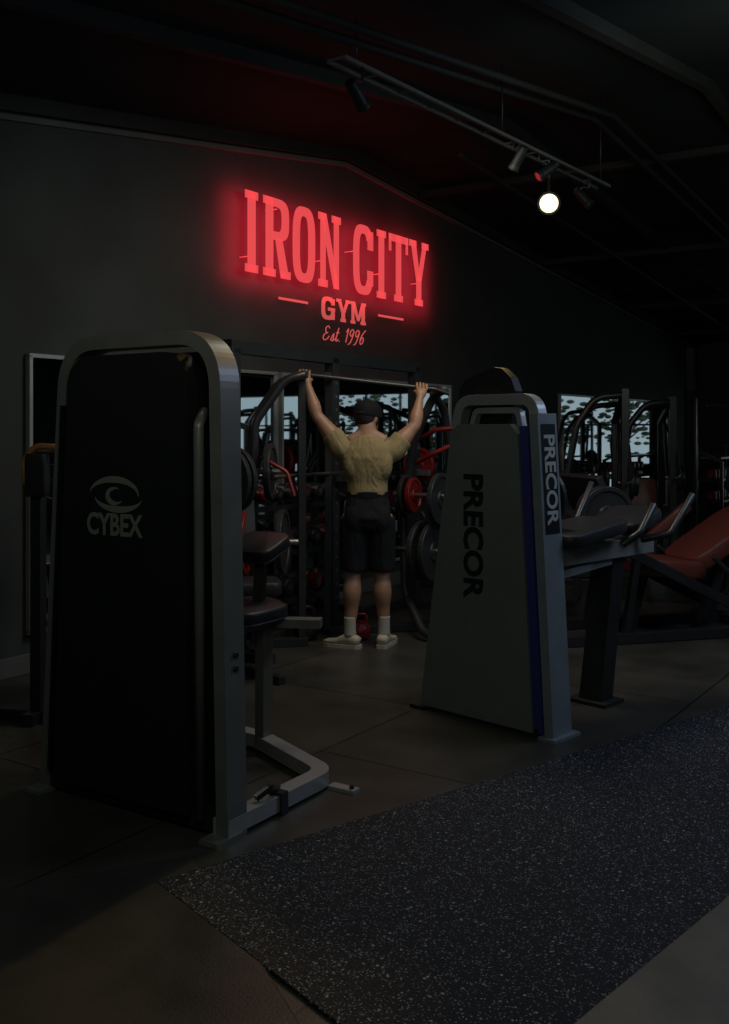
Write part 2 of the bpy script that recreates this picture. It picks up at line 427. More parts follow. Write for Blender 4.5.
GE=[[(0.55,0.85),(0.35,1.0),(0.12,0.85),(0.2,0.58),(0.42,0.52),(0.15,0.45),(0.0,0.2),(0.18,0.0),(0.5,0.1),(0.65,0.3)]]
Gs=[[(0.0,0.05),(0.25,0.5),(0.3,0.3),(0.28,0.05),(0.08,0.03),(0.3,0.0),(0.45,0.15)]]
Gt=[[(0.0,0.1),(0.12,0.5),(0.15,0.95),(0.08,0.15),(0.18,0.0),(0.35,0.15)],[(-0.05,0.6),(0.32,0.62)]]
Gd=[[(0.0,0.0),(0.03,0.03)]]
G1=[[(0.0,0.75),(0.18,1.0),(0.16,0.5),(0.14,0.0)]]
G9=[[(0.42,0.85),(0.22,1.0),(0.02,0.78),(0.12,0.5),(0.35,0.6),(0.45,0.9),(0.4,0.45),(0.22,0.0),(0.02,-0.12)]]
G6=[[(0.5,1.05),(0.2,0.75),(0.03,0.3),(0.15,0.0),(0.38,0.1),(0.42,0.4),(0.22,0.5),(0.06,0.25)]]
hx=0.125; x=-0.37; z=2.285
for g,adv in ((GE,0.90),(Gs,0.56),(Gt,0.50),(Gd,0.68),(G1,0.46),(G9,0.70),(G9,0.70),(G6,0.5)):
    glyph(g,x,z,hx); x+=adv*hx
for (q,zq) in ((-1.425,2.85),(-1.11,3.27),(-0.47,2.95),(0.0,3.1),(0.42,2.95),(1.14,2.95)):
    b.tube([(q,0.0,zq),(q,-0.121,zq)],0.004,'sign')
b.build('wall_sign',RO,RA,0.0)

# ------------------------------------------------------------------ track lighting
b=B()
d=V((0.597,0.802,0)).normalized()
sd=V((-d.y,d.x,0))
tz=3.34
A=V((-0.1,4.93,tz)); E=V((1.85,7.55,tz))
for o in (0,0.10): b.bar([A+sd*o,E+sd*o],0.020,0.020,'trim')
Lr=(E-A).length
k=0.0
while k<Lr:
    p=A+d*k; b.bar([p,p+sd*0.10],0.010,0.010,'trim'); k+=0.30
for k in (0.1,1.6,3.1):
    p=A+d*k; q=RM.inverted()@p; b.tube([p,V((p.x,p.y,ztop(q.x)-0.01))],0.005,'black')
def can(b,p,aim,lens,r=0.07):
    p=V(p); aim=V(aim).normalized()
    top=V((p.x,p.y,tz))
    b.tube([top,top-V((0,0,(tz-p.z)*0.45)),p-aim*0.1+V((0,0,0.06)),p-aim*0.08],0.008,'black',0.05)
    b.lathe([(0.03,-0.15),(r*0.8,-0.14),(r*0.95,-0.10),(r*1.0,-0.02),(r*1.15,0.0),(r*1.15,0.012),(r*0.95,0.012),(r*0.93,0.0)],p,aim,'shroud',24)
    b.lathe([(r*0.92,0.001),(r*0.92,0.006)],p,aim,lens,24)
P_=V((1.245,6.75,3.03))
P2=A+d*1.75-V((0,0,0.18))
can(b,P_,V((-0.17,-0.95,-0.22)),'lens',0.068)
can(b,P2,(-0.45,0.45,-0.85),'shroud',0.032)
for (k,dz,aim,l) in ((0.15,0.20,(0.4,0.7,-0.5),'shroud'),(2.1,0.16,(-0.7,-0.2,-0.5),'lensr'),(2.9,0.2,(0.5,-0.2,-0.6),'shroud')):
    q=A+d*k; can(b,(q.x,q.y,tz-dz),aim,l,0.034)
b.build('track_light',bevel=0.0)

# ------------------------------------------------------------------ mats
b=B(); L1=7.5; w1=2.0
b.box((L1/2,-w1/2,0.006),(L1,w1,0.012),'speck'); 
o=b.build('rubber_mat',(-0.69,3.30,0),math.degrees(math.atan2(0.62,0.784)),0.003)
b=B(); b.box((2.5,-0.75,0.019),(5.0,1.5,0.014),'lightfloor'); b.build('floor_plate',(0.557-0.68*0.25,2.525-0.73*0.25,0),math.degrees(math.atan2(0.645,0.6)),0.003)
b=B(); b.box((-1.5,-0.9,0.005),(3.0,1.8,0.010),'floor'); b.build('floor_tile',(-0.60,3.50,0),24,0.003)

# ------------------------------------------------------------------ weight stack tower machine (left foreground)
b=B()
Hh=1.85
b.bar([(0.03,0.05,0.0),(0.15,0.05,Hh),(0.965,0.05,Hh),(1.005,0.05,0.0)],0.055,0.11,'frame',0.20,ref=(0,1,0),fs=16)
sh=[(0.115,0.07),(0.86,0.07),(0.86,1.60)]
for k in range(9):
    a=math.radians(90*k/8); sh.append((0.735+0.125*math.cos(a),1.67+0.125*math.sin(a)))
for k in range(9):
    a=math.radians(90+90*k/8); sh.append((0.325+0.12*math.cos(a),1.67+0.125*math.sin(a)))
b.prism(sh,-0.035,0.09,'shroud')
b.prism([(0.06,0.05),(0.98,0.05),(0.945,1.8),(0.18,1.8)],0.09,0.11,'shroud')
b.tube([(0.905,-0.01,0.06),(0.895,-0.01,1.52),(0.87,0.05,1.57)],0.020,'frame',0.03)
b.tube([(0.085,-0.02,0.10),(0.165,-0.02,1.60)],0.013,'black')
b.box((0.5,0.05,0.05),(0.92,0.10,0.06),'black')
X=Matrix.Translation(V((0.475,-0.036,1.125)))@Matrix.Rotation(math.pi/2,4,'X')
b.text('CYBEX',0.118,'logo',X,0.0006,0.0,0.0035,0.84)
def crescent(cx,cz,a,bb,t,a0,a1,y0,y1):
    N=24
    for i in range(N):
        def pt(k,inner):
            f=k/N; th=math.radians(a0+(a1-a0)*f); q=t*math.sin(math.pi*f)*0.5
            r=-q if inner else q
            return (cx+(a+r)*math.cos(th), cz+(bb+r)*math.sin(th))
        b.prism([pt(i,True),pt(i,False),pt(i+1,False),pt(i+1,True)][::-1],y0,y1,'logo')
crescent(0.475,1.245,0.135,0.062,0.026,175,-5,-0.0365,-0.034)
crescent(0.500,1.240,0.130,0.050,0.026,350,185,-0.0365,-0.034)
crescent(0.485,1.243,0.045,0.030,0.022,60,330,-0.0365,-0.034)
for z in (0.62,0.67): b.lathe([(0.013,0),(0.011,0.007)],(1.022,0.05,z),(1,0,0.02),'black',12)
b.bar([(0.995,0.0,0.045),(0.995,0.66,0.045),(0.45,0.90,0.045),(0.10,0.90,0.045)],0.075,0.06,'silver',0.12)
b.bar([(0.03,0.0,0.045),(0.03,0.90,0.045),(0.2,0.90,0.045)],0.075,0.06,'frame',0.06)
b.box((0.995,0.0,0.008),(0.09,0.14,0.016),'frame'); b.box((0.03,0.0,0.008),(0.09,0.14,0.016),'frame')
b.box((1.09,0.66,0.008),(0.13,0.05,0.016),'silver'); b.box((-0.06,0.15,0.008),(0.14,0.05,0.016),'frame')
b.lathe([(0.01,0.016),(0.01,0.03)],(1.13,0.66,0),(0,0,1),'black',10)
b.bar([(0.995,0.30,0.045),(0.995,0.34,0.045)],0.10,0.085,'black')
b.bar([(0.995,0.20,0.09),(1.02,0.26,0.12),(0.995,0.34,0.09)],0.02,0.02,'black',0.02)
b.bar([(0.49,0.88,0.05),(0.49,0.88,0.60)],0.05,0.07,'frame')
b.bar([(0.72,1.02,0.60),(0.49,0.90,0.60),(0.40,0.11,0.60)],0.08,0.04,'frame')
b.bar([(0.03,0.45,0.05),(0.03,0.45,1.55),(0.14,0.1,1.72)],0.06,0.05,'frame',0.1,ref=(1,0,0))
for i in range(16): b.box((0.5,0.22,0.12+i*0.05),(0.42,0.14,0.044),'plate')
for q in (0.38,0.62): b.tube([(q,0.22,0.08),(q,0.22,1.8)],0.011,'steel')
b.tube([(0.5,0.22,0.9),(0.5,0.22,1.8)],0.005,'black')
b.pad((0.44,0.78,0.66),(0.34,0.34,0.07),'pad'); b.pad((0.40,0.95,0.94),(0.26,0.22,0.07),'pad',(math.radians(20),0,0))
b.bar([(0.44,0.90,0.62),(0.42,0.95,0.92)],0.05,0.05,'black')
b.bar([(0.30,0.40,0.60),(0.30,0.60,0.85),(0.35,0.62,1.1)],0.05,0.05,'black')
b.build('weight_stack_machine',(-1.36,4.2,0),-33,0.005)

# ------------------------------------------------------------------ second tower (centre right)
b=B()
b.prism([(0.0,0.02),(0.735,0.02),(0.645,1.48),(0.60,1.53),(0.26,1.53),(0.215,1.48)],0.0,0.10,'shroudg')
b.prism([(0.735,0.02),(0.785,0.02),(0.692,1.52),(0.645,1.52)],0.015,0.10,'bluelit')  # panel edge strip, cool side light painted on as blue
b.bar([(0.815,0.08,0.0),(0.725,0.08,1.50),(0.70,0.08,1.655),(0.24,0.08,1.655),(0.205,0.08,1.50)],0.055,0.07,'silver',0.09,ref=(0,1,0))
b.bar([(0.825,0.09,0.0),(0.732,0.09,1.58)],0.05,0.16,'postg',0,ref=(0,1,0))
b.bar([(0.62,0.08,1.50),(0.60,0.08,1.60),(0.33,0.08,1.60),(0.30,0.08,1.50)],0.03,0.04,'silver',0.04,ref=(0,1,0))
b.box((0.83,0.09,0.008),(0.10,0.22,0.016),'postg'); b.box((0.0,0.07,0.01),(0.10,0.20,0.02),'rubber')
b.box((0.40,0.07,0.02),(0.72,0.12,0.04),'black')
lean=math.atan2(0.093,1.58)
X=Matrix.Translation(V((0.751+0.026,0.09,1.26)))@Matrix.Rotation(-lean,4,'Y')
b.add([( 0.0012,-0.06,-0.27),(0.0012,0.06,-0.27),(0.0012,0.06,0.27),(0.0012,-0.06,0.27)],[(0,1,2,3)],'darktext',X=X)
Bm=Matrix(((0,0,1,0),(0,1,0,0),(-1,0,0,0),(0,0,0,1)))
b.text('PRECOR',0.125,'white',X@Matrix.Translation(V((0.002,0,0)))@Bm,0.0005,0,0.003,0.95)
Bm2=Matrix(((0,1,0,0),(0,0,-1,0),(-1,0,0,0),(0,0,0,1)))
b.text('PRECOR',0.17,'darktext',Matrix.Translation(V((0.36,-0.001,0.96)))@Bm2,0.0006,0,0.006,1.0)
b.prism([(0.14,1.50),(0.50,1.50),(0.53,1.70),(0.50,1.77),(0.44,1.82),(0.38,1.83),(0.20,1.77),(0.16,1.72)],0.14,0.20,'shroud')
b.prism([(0.22,1.54),(0.46,1.54),(0.48,1.70),(0.28,1.72)],0.13,0.14,'shroud')
for i in range(15): b.box((0.42,0.22,0.12+i*0.05),(0.38,0.14,0.044),'plate')
for q in (0.32,0.52): b.tube([(q,0.22,0.05),(q,0.22,1.6)],0.011,'steel')
b.bar([(0.40,0.34,0.0),(0.44,0.34,1.5)],0.06,0.06,'postg')
b.bar([(0.72,0.12,0.86),(0.74,1.10,0.86)],0.08,0.09,'silver')
b.bar([(0.72,0.12,0.76),(0.73,0.7,0.80)],0.05,0.04,'postg')
b.prism([(0.50,0.0),(0.64,0.0),(0.72,0.82),(0.60,0.82)],0.0,0.12,'black',X=Matrix.Translation(V((0.03,0.72,0))))
b.box((0.60,0.78,0.01),(0.24,0.2,0.02),'rubber')
b.pad((0.70,0.45,0.97),(0.34,0.56,0.07),'pad',(math.radians(6),0,0))
b.pad((0.70,0.92,1.00),(0.32,0.34,0.07),'pad',(math.radians(14),0,0))
b.tube([(0.86,0.62,0.90),(0.92,0.70,0.96),(0.92,0.84,1.10)],0.02,'black',0.05)
b.tube([(0.80,0.92,0.90),(0.92,1.02,0.93),(0.96,1.20,1.14)],0.02,'black',0.05)
b.tube([(0.55,0.6,0.92),(0.52,0.75,1.05),(0.50,0.9,1.20)],0.016,'black',0.05)
b.plate((0.55,0.30,1.15),(0,1,0.1),0.18,0.03); b.tube([(0.55,0.22,1.15),(0.55,0.40,1.15)],0.02,'steel')
b.build('seated_row_machine',(0.30,5.40,0),-45,0.004)

# ------------------------------------------------------------------ power rack (room frame)
def rack_post(b,x,y,h,m='black',w=0.08):
    b.box((x,y,h/2),(w,w,h),m)
    for k in range(int((h-0.3)/0.1)): b.box((x,y-w/2-0.001,0.25+k*0.1),(0.022,0.004,0.022),'steel')
b=B(); RP=-0.78
for q in (-2.39,-1.27,-0.08):
    rack_post(b,q,RP,2.04); b.box((q,RP-0.12,0.03),(0.09,0.42,0.06),'black')
b.bar([(-2.44,RP,2.05),(-0.03,RP,2.03)],0.08,0.09,'black')
b.bar([(-2.39,RP+0.02,0.06),(-0.08,RP+0.02,0.06)],0.06,0.06,'black')
b.tube([(-2.62,RP-0.08,1.18),(-1.05,RP-0.08,1.18)],0.014,'steel')
for q in (-2.50,-2.56,-1.15,-1.09): b.plate((q,RP-0.08,1.18),(1,0,0),0.22,0.04)
for q in (-2.39,-1.27,-0.08): b.box((q,RP-0.09,1.14),(0.05,0.12,0.05),'steel')
b.plate((-0.0,RP,0.75),(1,0,0),0.2,0.04); b.plate((0.0,RP,1.2),(1,0,0),0.15,0.04,'red')
b.build('power_rack',RO,RA,0.003)

# chin-up station with bar the man holds
HL=V((-0.420,7.02,1.89)); HR=V((0.405,7.10,1.80))
bd=(HR-HL).normalized()
b=B()
b.tube([HL-bd*0.06-V((0,0,0.02)),HL-bd*0.03,HR+bd*0.10,HR+bd*0.20-V((0,0,0.02))],0.016,'black',0.02)
c1=HL+bd*0.16; c2=HR+bd*0.17
b.bar([c1,c1+V((0.0,0.26,0.03)),V((c1.x,c1.y+0.33,1.6)),V((c1.x-0.01,c1.y+0.33,0.03))],0.05,0.05,'black',0.1,ref=(1,0,0))
b.tube([c2,c2+V((-0.02,0.05,0.0)),V((0.50,7.35,1.74)),V((0.36,7.40,1.40)),V((0.29,7.45,0.9)),V((0.30,7.40,0.30)),V((0.42,7.1,0.05)),V((0.60,7.0,0.035))],0.032,'black',0.16)
b.tube([V((0.66,7.50,0.04)),V((0.66,7.55,1.2)),V((0.60,7.5,1.65)),V((0.50,7.3,1.77))],0.03,'black',0.2)
b.tube([V((0.40,7.5,1.42)),V((0.52,7.4,1.50)),V((0.70,7.35,1.52))],0.018,'red',0.05)
b.tube([V((0.38,7.5,1.25)),V((0.52,7.4,1.33)),V((0.72,7.35,1.42))],0.018,'red',0.05)
b.bar([V((-0.26,7.37,0.03)),V((0.62,7.50,0.03))],0.07,0.05,'black')
b.bar([V((0.60,7.0,0.03)),V((0.66,7.55,0.03))],0.07,0.05,'black')
b.plate((0.36,7.36,1.02),(1,-0.5,0),0.13,0.035,'red'); b.plate((0.31,7.38,1.02),(1,-0.5,0),0.15,0.03)
b.plate((0.42,7.30,0.62),(1,-0.6,0),0.22,0.04); b.plate((0.50,7.25,0.62),(1,-0.6,0),0.22,0.04)
b.plate((0.55,7.24,1.0),(1,-0.6,0),0.19,0.04)
b.tube([(0.22,7.45,0.62),(0.62,7.20,0.62)],0.02,'steel')
b.tube([(0.22,7.45,1.02),(0.62,7.20,1.02)],0.02,'steel')
b.build('chin_up_station',bevel=0.003)

# curved-frame cable machine left of the man
b=B()
b.tube([(0.36,0,1.88),(0.22,0,1.84),(0.02,0,1.55),(0.0,0,1.0),(0.0,0,0.05)],0.030,'black',0.18)
b.tube([(0.36,0.26,1.88),(0.22,0.26,1.84),(0.02,0.26,1.55),(0.0,0.26,1.0),(0.0,0.26,0.05)],0.030,'black',0.18)
b.bar([(0.36,0,1.88),(0.36,0.26,1.88)],0.05,0.05,'black')
b.bar([(0.36,0.13,1.86),(0.36,0.13,0.04)],0.05,0.05,'black')
for q in (-0.15,-0.3):
    rack_post(b,q,0.05,1.65,'frame',0.05)
b.bar([(-0.32,0.05,1.62),(0.02,0.05,1.5)],0.04,0.04,'black')
b.bar([(-0.4,0.13,0.03),(0.4,0.13,0.03)],0.08,0.06,'black'); b.bar([(0,-0.3,0.03),(0,0.3,0.03)],0.08,0.06,'black')
b.tube([(0.05,-0.1,1.32),(0.22,-0.15,1.22),(0.26,-0.2,1.06)],0.013,'red',0.08)
b.plate((0.12,-0.05,1.22),(1,-0.3,0),0.19,0.04); b.plate((0.20,-0.08,0.75),(1,-0.3,0),0.22,0.04); b.plate((-0.05,-0.08,0.75),(1,-0.3,0),0.22,0.04,'red')
b.tube([(-0.15,0.0,0.75),(0.30,-0.12,0.75)],0.02,'steel'); b.tube([(-0.05,0.0,1.22),(0.22,-0.08,1.22)],0.02,'steel')
b.pad((-0.1,-0.35,0.5),(0.5,0.35,0.09),'pad'); b.bar([(-0.1,-0.35,0.46),(-0.1,-0.3,0.04)],0.06,0.06,'black')
b.pad((-0.16,-0.12,0.88),(0.34,0.5,0.08),'pad',(math.radians(78),0,0))
b.build('cable_machine',(-0.76,6.75,0),12,0.003)

# dumbbell racks
def dumbbell_rack(name,t,p,n,rz=RA):
    b=B(); L=n*0.17
    for q in (0,L):
        b.bar([(q,0.0,0.03),(q,-0.45,0.03)],0.06,0.05,'black'); b.bar([(q,-0.05,0.04),(q,0.02,1.0)],0.05,0.05,'black')
    for k,(y,z) in enumerate(((-0.33,0.25),(-0.2,0.58),(-0.10,0.92))):
        for s in (-0.1,0.1): b.bar([(0,y+s,z+0.02*(1 if s>0 else -1)),(L,y+s,z+0.02*(1 if s>0 else -1))],0.03,0.04,'black')
        for i in range(n):
            r=0.065-0.006*k+0.004*math.sin(i); cx=0.085+i*0.17
            for s in (-1,1):
                mm='plate' if (i+k)%3 else 'red'
                b.lathe([(r*0.8,-0.045),(r,-0.035),(r,0.035),(r*0.8,0.045)],(cx,y+s*0.095,z+0.09),(0,1,0),mm if s<0 else 'plate',12)
                if s<0: b.lathe([(r*0.45,-0.002),(r*0.42,0.003)],(cx,y-0.142,z+0.09),(0,1,0),'steel',12)
            b.tube([(cx,y-0.08,z+0.09),(cx,y+0.08,z+0.09)],0.014,'steel')
    pos=W(t,p,0); return b.build(name,pos,rz,0.0)
dumbbell_rack('dumbbell_rack',-2.3,0.12,10)
dumbbell_rack('dumbbell_rack',0.9,0.25,8)
dumbbell_rack('dumbbell_rack',4.6,0.3,12)

def kettlebell(loc,sc,m):
    b=B()
    b.lathe([(0.05,0.0),(0.085,0.02),(0.105,0.07),(0.105,0.11),(0.08,0.17),(0.04,0.19),(0.01,0.195)],(0,0,0),(0,0,1),m,20)
    b.tube([(-0.06,0,0.15),(-0.07,0,0.26),(0.07,0,0.26),(0.06,0,0.15)],0.016,m,0.05)
    o=b.build('kettlebell',loc,20,0); o.scale=(sc,)*3
    for p in o.data.polygons: p.use_smooth=True
kettlebell((-0.03,7.16,0),0.70,'red'); kettlebell((-0.42,7.15,0),0.9,'plate')

b=B()
b.pad((0,0,0.44),(1.05,0.30,0.09),'pad')
b.bar([(-0.42,0,0.38),(0.42,0,0.38)],0.06,0.06,'black')
for q in (-0.40,0.40): b.bar([(q,0,0.36),(q*1.1,0,0.04)],0.05,0.05,'black'); b.bar([(q*1.1,-0.2,0.025),(q*1.1,0.2,0.025)],0.05,0.05,'black')
b.build('weight_bench',(-0.95,5.75,0),40,0.003)

# ------------------------------------------------------------------ plate-loaded presses, right
def press(loc,rz,hs=1.0):
    b=B()
    b.bar([(0.30,0,0.0),(0.30,0,1.90*hs)],0.07,0.07,'black'); b.bar([(0.30,0.7,0.0),(0.30,0.7,1.6)],0.06,0.06,'black')
    b.tube([(0.30,0,1.84*hs),(0.02,0,1.82*hs),(-0.16,0,1.55),(-0.26,0,1.0),(-0.28,-0.05,0.05)],0.035,'black',0.22)
    b.tube([(0.30,0.35,1.76),(0.02,0.35,1.74),(-0.14,0.35,1.5),(-0.24,0.35,0.9),(-0.26,0.35,0.05)],0.028,'black',0.2)
    b.bar([(0.30,0,1.86*hs),(0.30,0.7,1.58)],0.06,0.06,'black')
    b.bar([(-0.4,-0.05,0.03),(0.45,-0.05,0.03)],0.08,0.06,'black'); b.bar([(-0.3,0.7,0.03),(0.4,0.7,0.03)],0.08,0.06,'black')
    b.bar([(0.0,-0.1,0.03),(0.0,0.75,0.03)],0.08,0.06,'black')
    b.pad((0.0,-0.2,0.50),(0.42,0.38,0.09),'redpad'); b.pad((0.0,0.06,0.76),(0.28,0.45,0.09),'redpad',(math.radians(80),0,0))
    b.bar([(0.0,-0.2,0.46),(0,0.1,0.05)],0.07,0.07,'black'); b.bar([(0.0,0.12,0.5),(0,0.16,0.95)],0.05,0.05,'black')
    for s in (-1,1):
        b.tube([(s*0.26,0.3,1.60),(s*0.34,0.05,1.35),(s*0.34,-0.15,1.02),(s*0.24,-0.42,1.00)],0.018,'black',0.1)
        b.tube([(s*0.26,0.2,0.98),(s*0.46,0.2,0.98)],0.022,'steel')
        b.plate((s*0.38,0.2,0.98),(1,0,0),0.17,0.045); b.plate((s*0.43,0.2,0.98),(1,0,0),0.13,0.04,'plate')
        b.bar([(s*0.28,0.2,0.98),(s*0.27,0.3,1.58)],0.035,0.035,'black')
    return b.build('chest_press_machine',loc,rz,0.003)
pr1=press((2.22,9.7,0),-6); press((3.02,10.8,0),-6,0.98)
# rest of the gym floor, right of the photo: seen as silhouettes in the mirrors
for (t,p,r) in ((7.6,3.0,140),(9.0,4.6,110),(8.2,6.6,160),(5.6,6.2,120),(9.6,8.6,95),(6.2,9.0,130),(9.8,2.0,100),(10.2,6.4,90)):
    dup(pr1,W(t,p,0),r)

# leg press
def legpress(loc,rz):
    b=B()
    for s in (-0.28,0.28):
        b.bar([(s,-0.9,0.12),(s,0.9,1.0)],0.06,0.07,'black'); b.bar([(s,-1.0,0.04),(s,1.0,0.04)],0.08,0.07,'black')
        b.bar([(s,0.9,1.0),(s,0.95,0.04)],0.06,0.06,'black'); b.bar([(s,0.1,0.62),(s,0.2,0.04)],0.05,0.05,'black')
        b.tube([(s*1.1,0.45,0.92),(s*2.0,0.45,0.92)],0.024,'steel')
        b.plate((s*1.5,0.45,0.92),(1,0,0),0.20,0.045); b.plate((s*1.72,0.45,0.92),(1,0,0),0.20,0.045)
        b.tube([(s*1.0,-0.6,0.30),(s*1.3,-0.62,0.45),(s*1.3,-0.45,0.60)],0.018,'black',0.05)
    b.box((0,0.30,0.95),(0.62,0.05,0.5),'plate',(math.radians(-28),0,0)); b.box((0,0.45,0.83),(0.56,0.3,0.08),'black',(math.radians(30),0,0))
    b.bar([(-0.3,-0.95,0.04),(0.3,-0.95,0.04)],0.08,0.07,'black'); b.bar([(-0.3,0.95,0.04),(0.3,0.95,0.04)],0.08,0.07,'black')
    b.pad((0,-0.22,0.50),(0.50,0.60,0.13),'redpad',(math.radians(6),0,0)); b.pad((0,-0.72,0.69),(0.50,0.72,0.13),'redpad',(math.radians(-31),0,0))
    b.pad((0,-1.02,0.90),(0.34,0.24,0.11),'redpad',(math.radians(-31),0,0))
    b.bar([(0,-0.8,0.58),(0,-0.6,0.05)],0.07,0.07,'black'); b.bar([(0,-0.1,0.44),(0,0.0,0.05)],0.07,0.07,'black')
    for s in (-0.28,0.28): b.tube([(s,-0.9,0.14),(s*1.2,-1.1,0.5),(s*1.05,-1.0,0.80)],0.022,'black',0.15)
    return b.build('leg_press_machine',loc,rz,0.003)
lp=legpress((1.95,7.35,0),105)

b=B()
for s in (-0.3,0.3):
    b.bar([(s,-0.5,0.05),(s,0.7,1.45)],0.06,0.06,'black'); b.bar([(s,-0.6,0.04),(s,0.9,0.04)],0.07,0.06,'black'); b.bar([(s,0.7,1.45),(s,0.8,0.04)],0.05,0.05,'black')
b.pad((0,0.05,0.85),(0.40,0.75,0.10),'redpad',(math.radians(49),0,0)); b.pad((0,0.45,1.28),(0.4,0.2,0.1),'pad',(math.radians(49),0,0))
b.box((0,-0.55,0.2),(0.6,0.4,0.04),'plate',(math.radians(25),0,0))
for s in (-1,1): b.tube([(s*0.3,0.3,1.0),(s*0.62,0.3,1.0)],0.022,'steel'); b.plate((s*0.45,0.3,1.0),(1,0,0),0.21,0.05)
b.tube([(-0.3,0.5,1.28),(-0.3,0.2,1.5),(0.3,0.2,1.5),(0.3,0.5,1.28)],0.02,'black',0.08)
b.build('hack_squat_machine',(3.75,9.5,0),-60,0.003)
# adjustable bench, right
b=B()
b.pad((0,-0.25,0.45),(0.30,0.40,0.09),'redpad'); b.pad((0,0.22,0.66),(0.30,0.62,0.09),'redpad',(math.radians(42),0,0))
b.bar([(0,-0.5,0.25),(0,0.45,0.30)],0.06,0.06,'black')
for y in (-0.5,0.5): b.bar([(0,y*0.9,0.28),(0,y,0.04)],0.05,0.05,'black'); b.bar([(-0.25,y,0.03),(0.25,y,0.03)],0.06,0.05,'black')
b.bar([(0,0.3,0.28),(0,0.35,0.75)],0.04,0.04,'black'); b.bar([(0,-0.25,0.25),(0,-0.25,0.42)],0.04,0.04,'black')
b.build('adjustable_bench',(2.30,8.55,0),-110,0.003)
# tall functional trainer frame at the far right
b=B()
for q in (-0.75,0.75):
    b.bar([(q,0,0),(q,0,1.95)],0.08,0.10,'black'); b.bar([(q,-0.4,0.03),(q,0.4,0.03)],0.08,0.06,'black')
    b.tube([(q*0.88,-0.03,0.1),(q*0.88,-0.03,1.9)],0.014,'steel')
    for i in range(12): b.box((q*0.80,0.05,0.12+i*0.05),(0.16,0.12,0.044),'plate')
b.bar([(-0.79,0,1.95),(0.79,0,1.95)],0.08,0.08,'black'); b.tube([(-0.6,-0.15,1.80),(0.6,-0.15,1.80)],0.018,'steel')
b.bar([(-0.55,0,1.92),(-0.55,-0.15,1.80)],0.03,0.03,'black'); b.bar([(0.55,0,1.92),(0.55,-0.15,1.80)],0.03,0.03,'black')
b.build('functional_trainer',(4.75,12.6,0),15,0.003)

b=B()
for q in (0,1.8): b.bar([(q,0,0),(q,0,1.25)],0.05,0.05,'black'); b.bar([(q,-0.4,0),(q,-0.4,1.0)],0.05,0.05,'black'); b.bar([(q,0,1.2),(q,-0.4,0.98)],0.04,0.04,'black')
for z in (0.35,0.7,1.05): b.box((0.9,-0.2,z),(1.8,0.38,0.03),'black')
for i in range(9):
    for z in (0.365,0.715): b.lathe([(0.06,0),(0.09,0.02),(0.09,0.13),(0.06,0.16)],(0.12+i*0.195,-0.2,z),(0,0,1),'plate' if i%3 else 'red',14)
b.build('storage_rack',W(9.0,0.6,0),RA,0.0)

# curl machine at far left, behind the tower
b=B()
b.bar([(0,0,0),(0,0,1.35)],0.06,0.06,'black'); b.bar([(-0.3,0,0.03),(0.3,0,0.03)],0.07,0.06,'black'); b.bar([(0,-0.1,0.03),(0,0.9,0.03)],0.07,0.06,'black')
b.tube([(0.14,-0.02,1.41),(0.0,-0.03,1.42),(-0.06,-0.04,1.34),(-0.05,-0.04,1.22)],0.016,'tan',0.08)
b.pad((0.04,0.10,1.37),(0.24,0.16,0.06),'pad',(0.2,0,0)); b.pad((0.02,-0.04,1.27),(0.12,0.06,0.22),'pad')
b.pad((0,0.42,0.55),(0.36,0.36,0.09),'pad'); b.bar([(0,0.4,0.5),(0,0.4,0.04)],0.06,0.06,'black'); b.pad((0,0.68,0.92),(0.30,0.55,0.08),'pad',(math.radians(80),0,0))
b.bar([(0,0.66,0.5),(0,0.75,0.9)],0.05,0.05,'black'); b.bar([(0,0.4,0.48),(0,0.7,0.5)],0.05,0.05,'black')
b.build('bicep_curl_machine',(-1.68,5.15,0),-15,0.003)

# ------------------------------------------------------------------ man
man=bpy.data.objects.new('man',None); S.collection.objects.link(man)
man.location=(0.02,6.9,0)
def loft_h(b,secs,m='skin',N=24):
    vs=[]
    for (cx,cy,z,rx,ry) in secs:
        for k in range(N):
            a=2*math.pi*k/N; c,s=math.cos(a),math.sin(a)
            vs.append((cx+math.copysign(abs(c)**0.88,c)*rx, cy+math.copysign(abs(s)**0.88,s)*ry, z))
    fs=[]; L=len(secs)
    for j in range(L-1):
        for k in range(N):
            k2=(k+1)%N; fs.append((j*N+k,j*N+k2,(j+1)*N+k2,(j+1)*N+k))
    fs.append(tuple(range(N-1,-1,-1))); fs.append(tuple((L-1)*N+k for k in range(N)))
    b.add(vs,fs,m,True)
def limb(b,pr,m='skin',N=16,ref=(0,1,0)):
    pts=[V(p) for p,_ in pr]; sc=[r for _,r in pr]
    P=[];R=[]
    n=len(pts)
    for i in range(n-1):
        p0=pts[max(i-1,0)];p1=pts[i];p2=pts[i+1];p3=pts[min(i+2,n-1)]
        for k in range(4):
            t=k/4
            P.append(0.5*((2*p1)+(p2-p0)*t+(2*p0-5*p1+4*p2-p3)*t*t+(3*p1-p0-3*p2+p3)*t**3))
            u=t*t*(3-2*t); R.append(sc[i]*(1-u)+sc[i+1]*u)
    P.append(pts[-1]);R.append(sc[-1])
    prof=[(math.cos(2*math.pi*k/N),math.sin(2*math.pi*k/N)) for k in range(N)]
    b.sweep(P,prof,m,True,ref,True,R)
